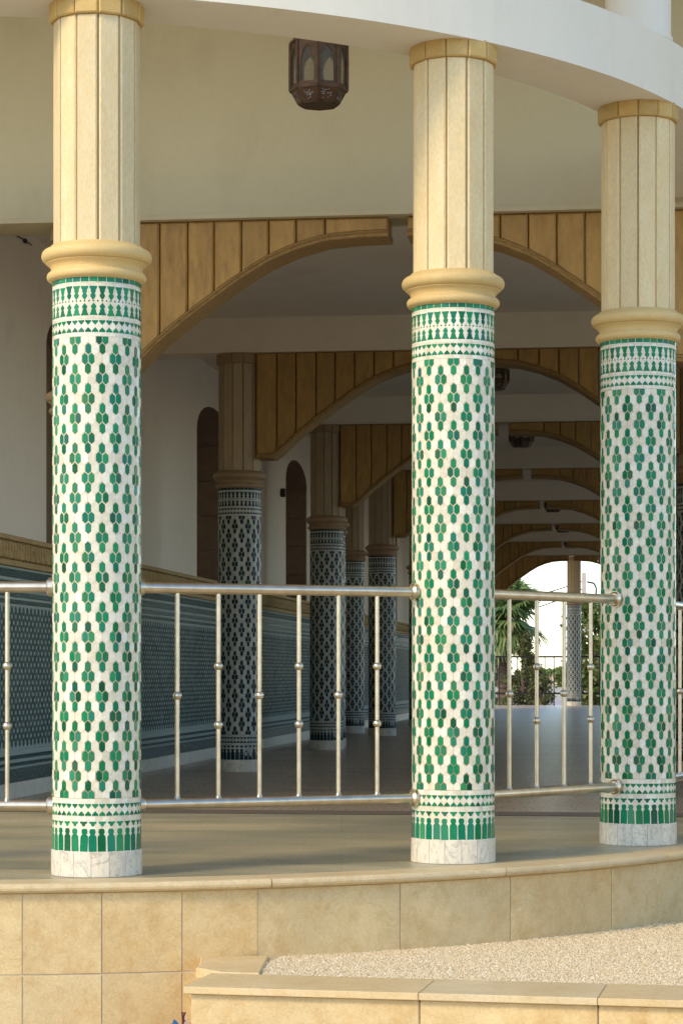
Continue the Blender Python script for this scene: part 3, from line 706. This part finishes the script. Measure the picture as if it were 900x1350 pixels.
def bush(name, label, cat, px, Y, top, wpx, mat, seed, n, conic, lf):
    x = FX(px, Y); zt = FZ(top, Y); h = zt-GZ; rr = wpx/2/F*Y; rn = random.Random(seed)
    e = thing(name, label, cat, (x, Y, GZ)); b = MB(); b.tube((0, 0, 0), (0, 0, h*.85), .12, 8, .02)
    br = []
    for i in range(46):
        z = h*(.08+.88*i/46); a = rn.uniform(0, 2*pi); f_ = (1-z/h)**.8 if conic else (sin(pi*min(max(z/h, .05), .97))**.5)
        l = rr*f_*rn.uniform(.55, 1.15)+.05; tip = Vector((l*cos(a), l*sin(a), z+l*(.55 if conic else .4))); b.tube((0, 0, z*.95), tip, .02, 5, .006, False); br.append((Vector((0, 0, z)), tip))
    b.build('trunk', M['trunk'], e); b = MB()
    cl = [p0.lerp(p1, k) for p0, p1 in br for k in (.45, .75, 1.0)]
    for i in range(n):
        c_ = rn.choice(cl)+Vector((rn.gauss(0, 1), rn.gauss(0, 1), rn.gauss(0, 1)))*rr*(.085 if conic else .13)
        a = Vector((rn.gauss(0, 1), rn.gauss(0, 1), rn.gauss(0, 1)+(.9 if conic else 0))).normalized(); q = a.orthogonal().normalized(); q = (Matrix.Rotation(rn.uniform(0, 6.3), 3, a) @ q)
        l = lf*rn.uniform(.7, 1.3); wv = q*l*(.28 if conic else .42)
        b.add([c_, c_+a*l*.5+wv, c_+a*l, c_+a*l*.5-wv], [(0, 1, 2, 3)])
    b.build('crown', mat, e)
bush('conifer', 'pointed dark conifer beside the palm trunk beyond the iron railing', 'tree', 689, 60, 834, 56, M['conifer'], 11, 9000, True, .075)
bush('conifer', 'low rounded conifer shrub at the foot of the pointed conifer', 'shrub', 712, 59.5, 893, 30, M['conifer'], 17, 1500, False, .08)
bush('leafy_tree', 'light green leafy tree beside the lone column beyond the gallery end', 'tree', 784, 61, 792, 66, M['broad'], 23, 4200, False, .12)
bush('leafy_tree', 'larger leafy tree hidden mostly behind the porch column and beside the palm', 'tree', 634, 66, 850, 60, M['broad'], 29, 3000, False, .12)
e = thing('utility_pole', 'pale utility pole with a hooked lamp arm behind the lone column', 'pole', (FX(769, 75), 75, GZ))
b = MB(); b.box(-.07, .07, -.07, .07, 0, FZ(755, 75)-GZ, .01); b.build('mast', plain('pale concrete', (.5, .44, .36), .8), e)
b = MB(); b.tube((.1, 0, FZ(767, 75)-GZ), (.33, 0, FZ(769, 75)-GZ), .03, 8); b.tube((.33, 0, FZ(769, 75)-GZ), (.40, 0, FZ(775, 75)-GZ), .03, 8); b.tube((.40, 0, FZ(775, 75)-GZ), (.36, 0, FZ(830, 75)-GZ), .03, 8); b.build('arm', M['dark_metal'], e)
for k, (ya, yb) in enumerate(((766, 778), (776, 779))):
    b = MB(); pa = Vector((FX(768, 75), 75, FZ(ya, 75))); pb = Vector((FX(560, 80), 80, FZ(yb+22, 80))); pr_ = pa
    for i in range(1, 17):
        k_ = i/16; q = pa.lerp(pb, k_)+Vector((0, 0, -.55*4*k_*(1-k_)*(.5+k*.5))); b.tube(pr_, q, .02, 6, None, False); pr_ = q
    tag(b.build('overhead_wire', M['black']), ['upper sagging dark overhead wire running to the utility pole', 'lower sagging dark overhead wire running to the utility pole'][k], 'wire', 'overhead wires')
hw_ = plain('far wall', (.62, .48, .34), .8); hr_ = plain('far roof', (.42, .22, .13), .8); hd_ = plain('far window', (.06, .06, .07), .3)
for k, (px, Y, wpx, top, lab) in enumerate(((719, 230, 11, 889, 'small far house with a pitched roof between the trees'), (730, 225, 5, 887, 'narrow far house with an arched window among the trees'), (736, 240, 6, 893, 'low far house with a flat roof behind the trees'))):
    x = FX(px, Y); hgt = FZ(top, Y)-GZ; ww = wpx/2/F*Y; e = thing('far_house', lab, 'house', (x, Y, GZ))
    b = MB(); b.box(-ww, ww, -.8, .8, 0, hgt*.72); b.build('wall', hw_, e)
    b = MB(); zz = hgt*.72
    if k == 2: b.box(-ww-.05, ww+.05, -.85, .85, zz, zz+.12)
    else: b.add([(-ww-.05, -.9, zz), (ww+.05, -.9, zz), (ww+.05, .9, zz), (-ww-.05, .9, zz), (-ww*.2, 0, hgt), (ww*.2, 0, hgt)], [(0, 1, 5, 4), (1, 2, 5), (2, 3, 4, 5), (3, 0, 4), (3, 2, 1, 0)])
    b.build('roof', hr_, e)
    for q in ((-.5, .5) if k != 1 else (0,)):
        b = MB(); b.box(q*ww-.1, q*ww+.1, -.81, -.79, hgt*.3, hgt*.55); b.build('window', hd_, e)
FT = ['far olive tree beside the pitched roof house', 'far olive tree behind the narrow house', 'far olive tree next to the flat roofed house', 'far olive tree behind the pointed conifer', 'far olive tree behind the lone end column', 'far olive tree behind the palm trunk', 'far olive tree behind the light green leafy tree']
for k, (px, Y, top, wpx) in enumerate(((712, 210, 884, 14), (725, 250, 886, 16), (741, 215, 883, 15), (700, 240, 882, 18), (755, 230, 884, 18), (655, 220, 883, 26), (790, 220, 882, 28))):
    bush('far_tree', FT[k], 'tree', px, Y, top, wpx, M['broad'], 40+k, 700, False, .45)
for o in COL.objects:
    if o.name.startswith('far_tree'): o['group'] = 'trees on the skyline'

# ------------------------------------------------------------------ scrap of wrapper in the corner of wall and ledge
WR = thing('wrapper', 'crumpled blue, white and red wrapper lying in the corner by the ledge', 'litter', (FX(243, 8.03), 8.03, GZ))
WR.scale = (.62, .62, 1.0); rn = random.Random(2)
for colr, a, el in (((.02, .12, .3), 2.9, .5), ((.55, .02, .05), .3, .6), ((.75, .74, .72), 1.5, 1.2), ((.12, .02, .03), 1.8, 1.35), ((.7, .7, .7), -1.2, .6)):
    b = MB(); d = Vector((cos(a)*cos(el), sin(a)*cos(el)*.4, sin(el))); s_ = d.orthogonal().normalized(); n_ = 5; vs = []
    for i in range(n_):
        for j in (-1, 0, 1): vs.append(d*(.012+.066*i/(n_-1))+s_*j*.013*(1+.3*rn.random())+Vector((rn.uniform(-.003, .003), rn.uniform(-.003, .003), rn.uniform(-.003, .004)+.004)))
    b.add(vs, [(i*3+j, i*3+j+1, i*3+j+4, i*3+j+3) for i in range(n_-1) for j in (0, 1)])
    b.build('flap', plain('foil', colr, .35), WR)
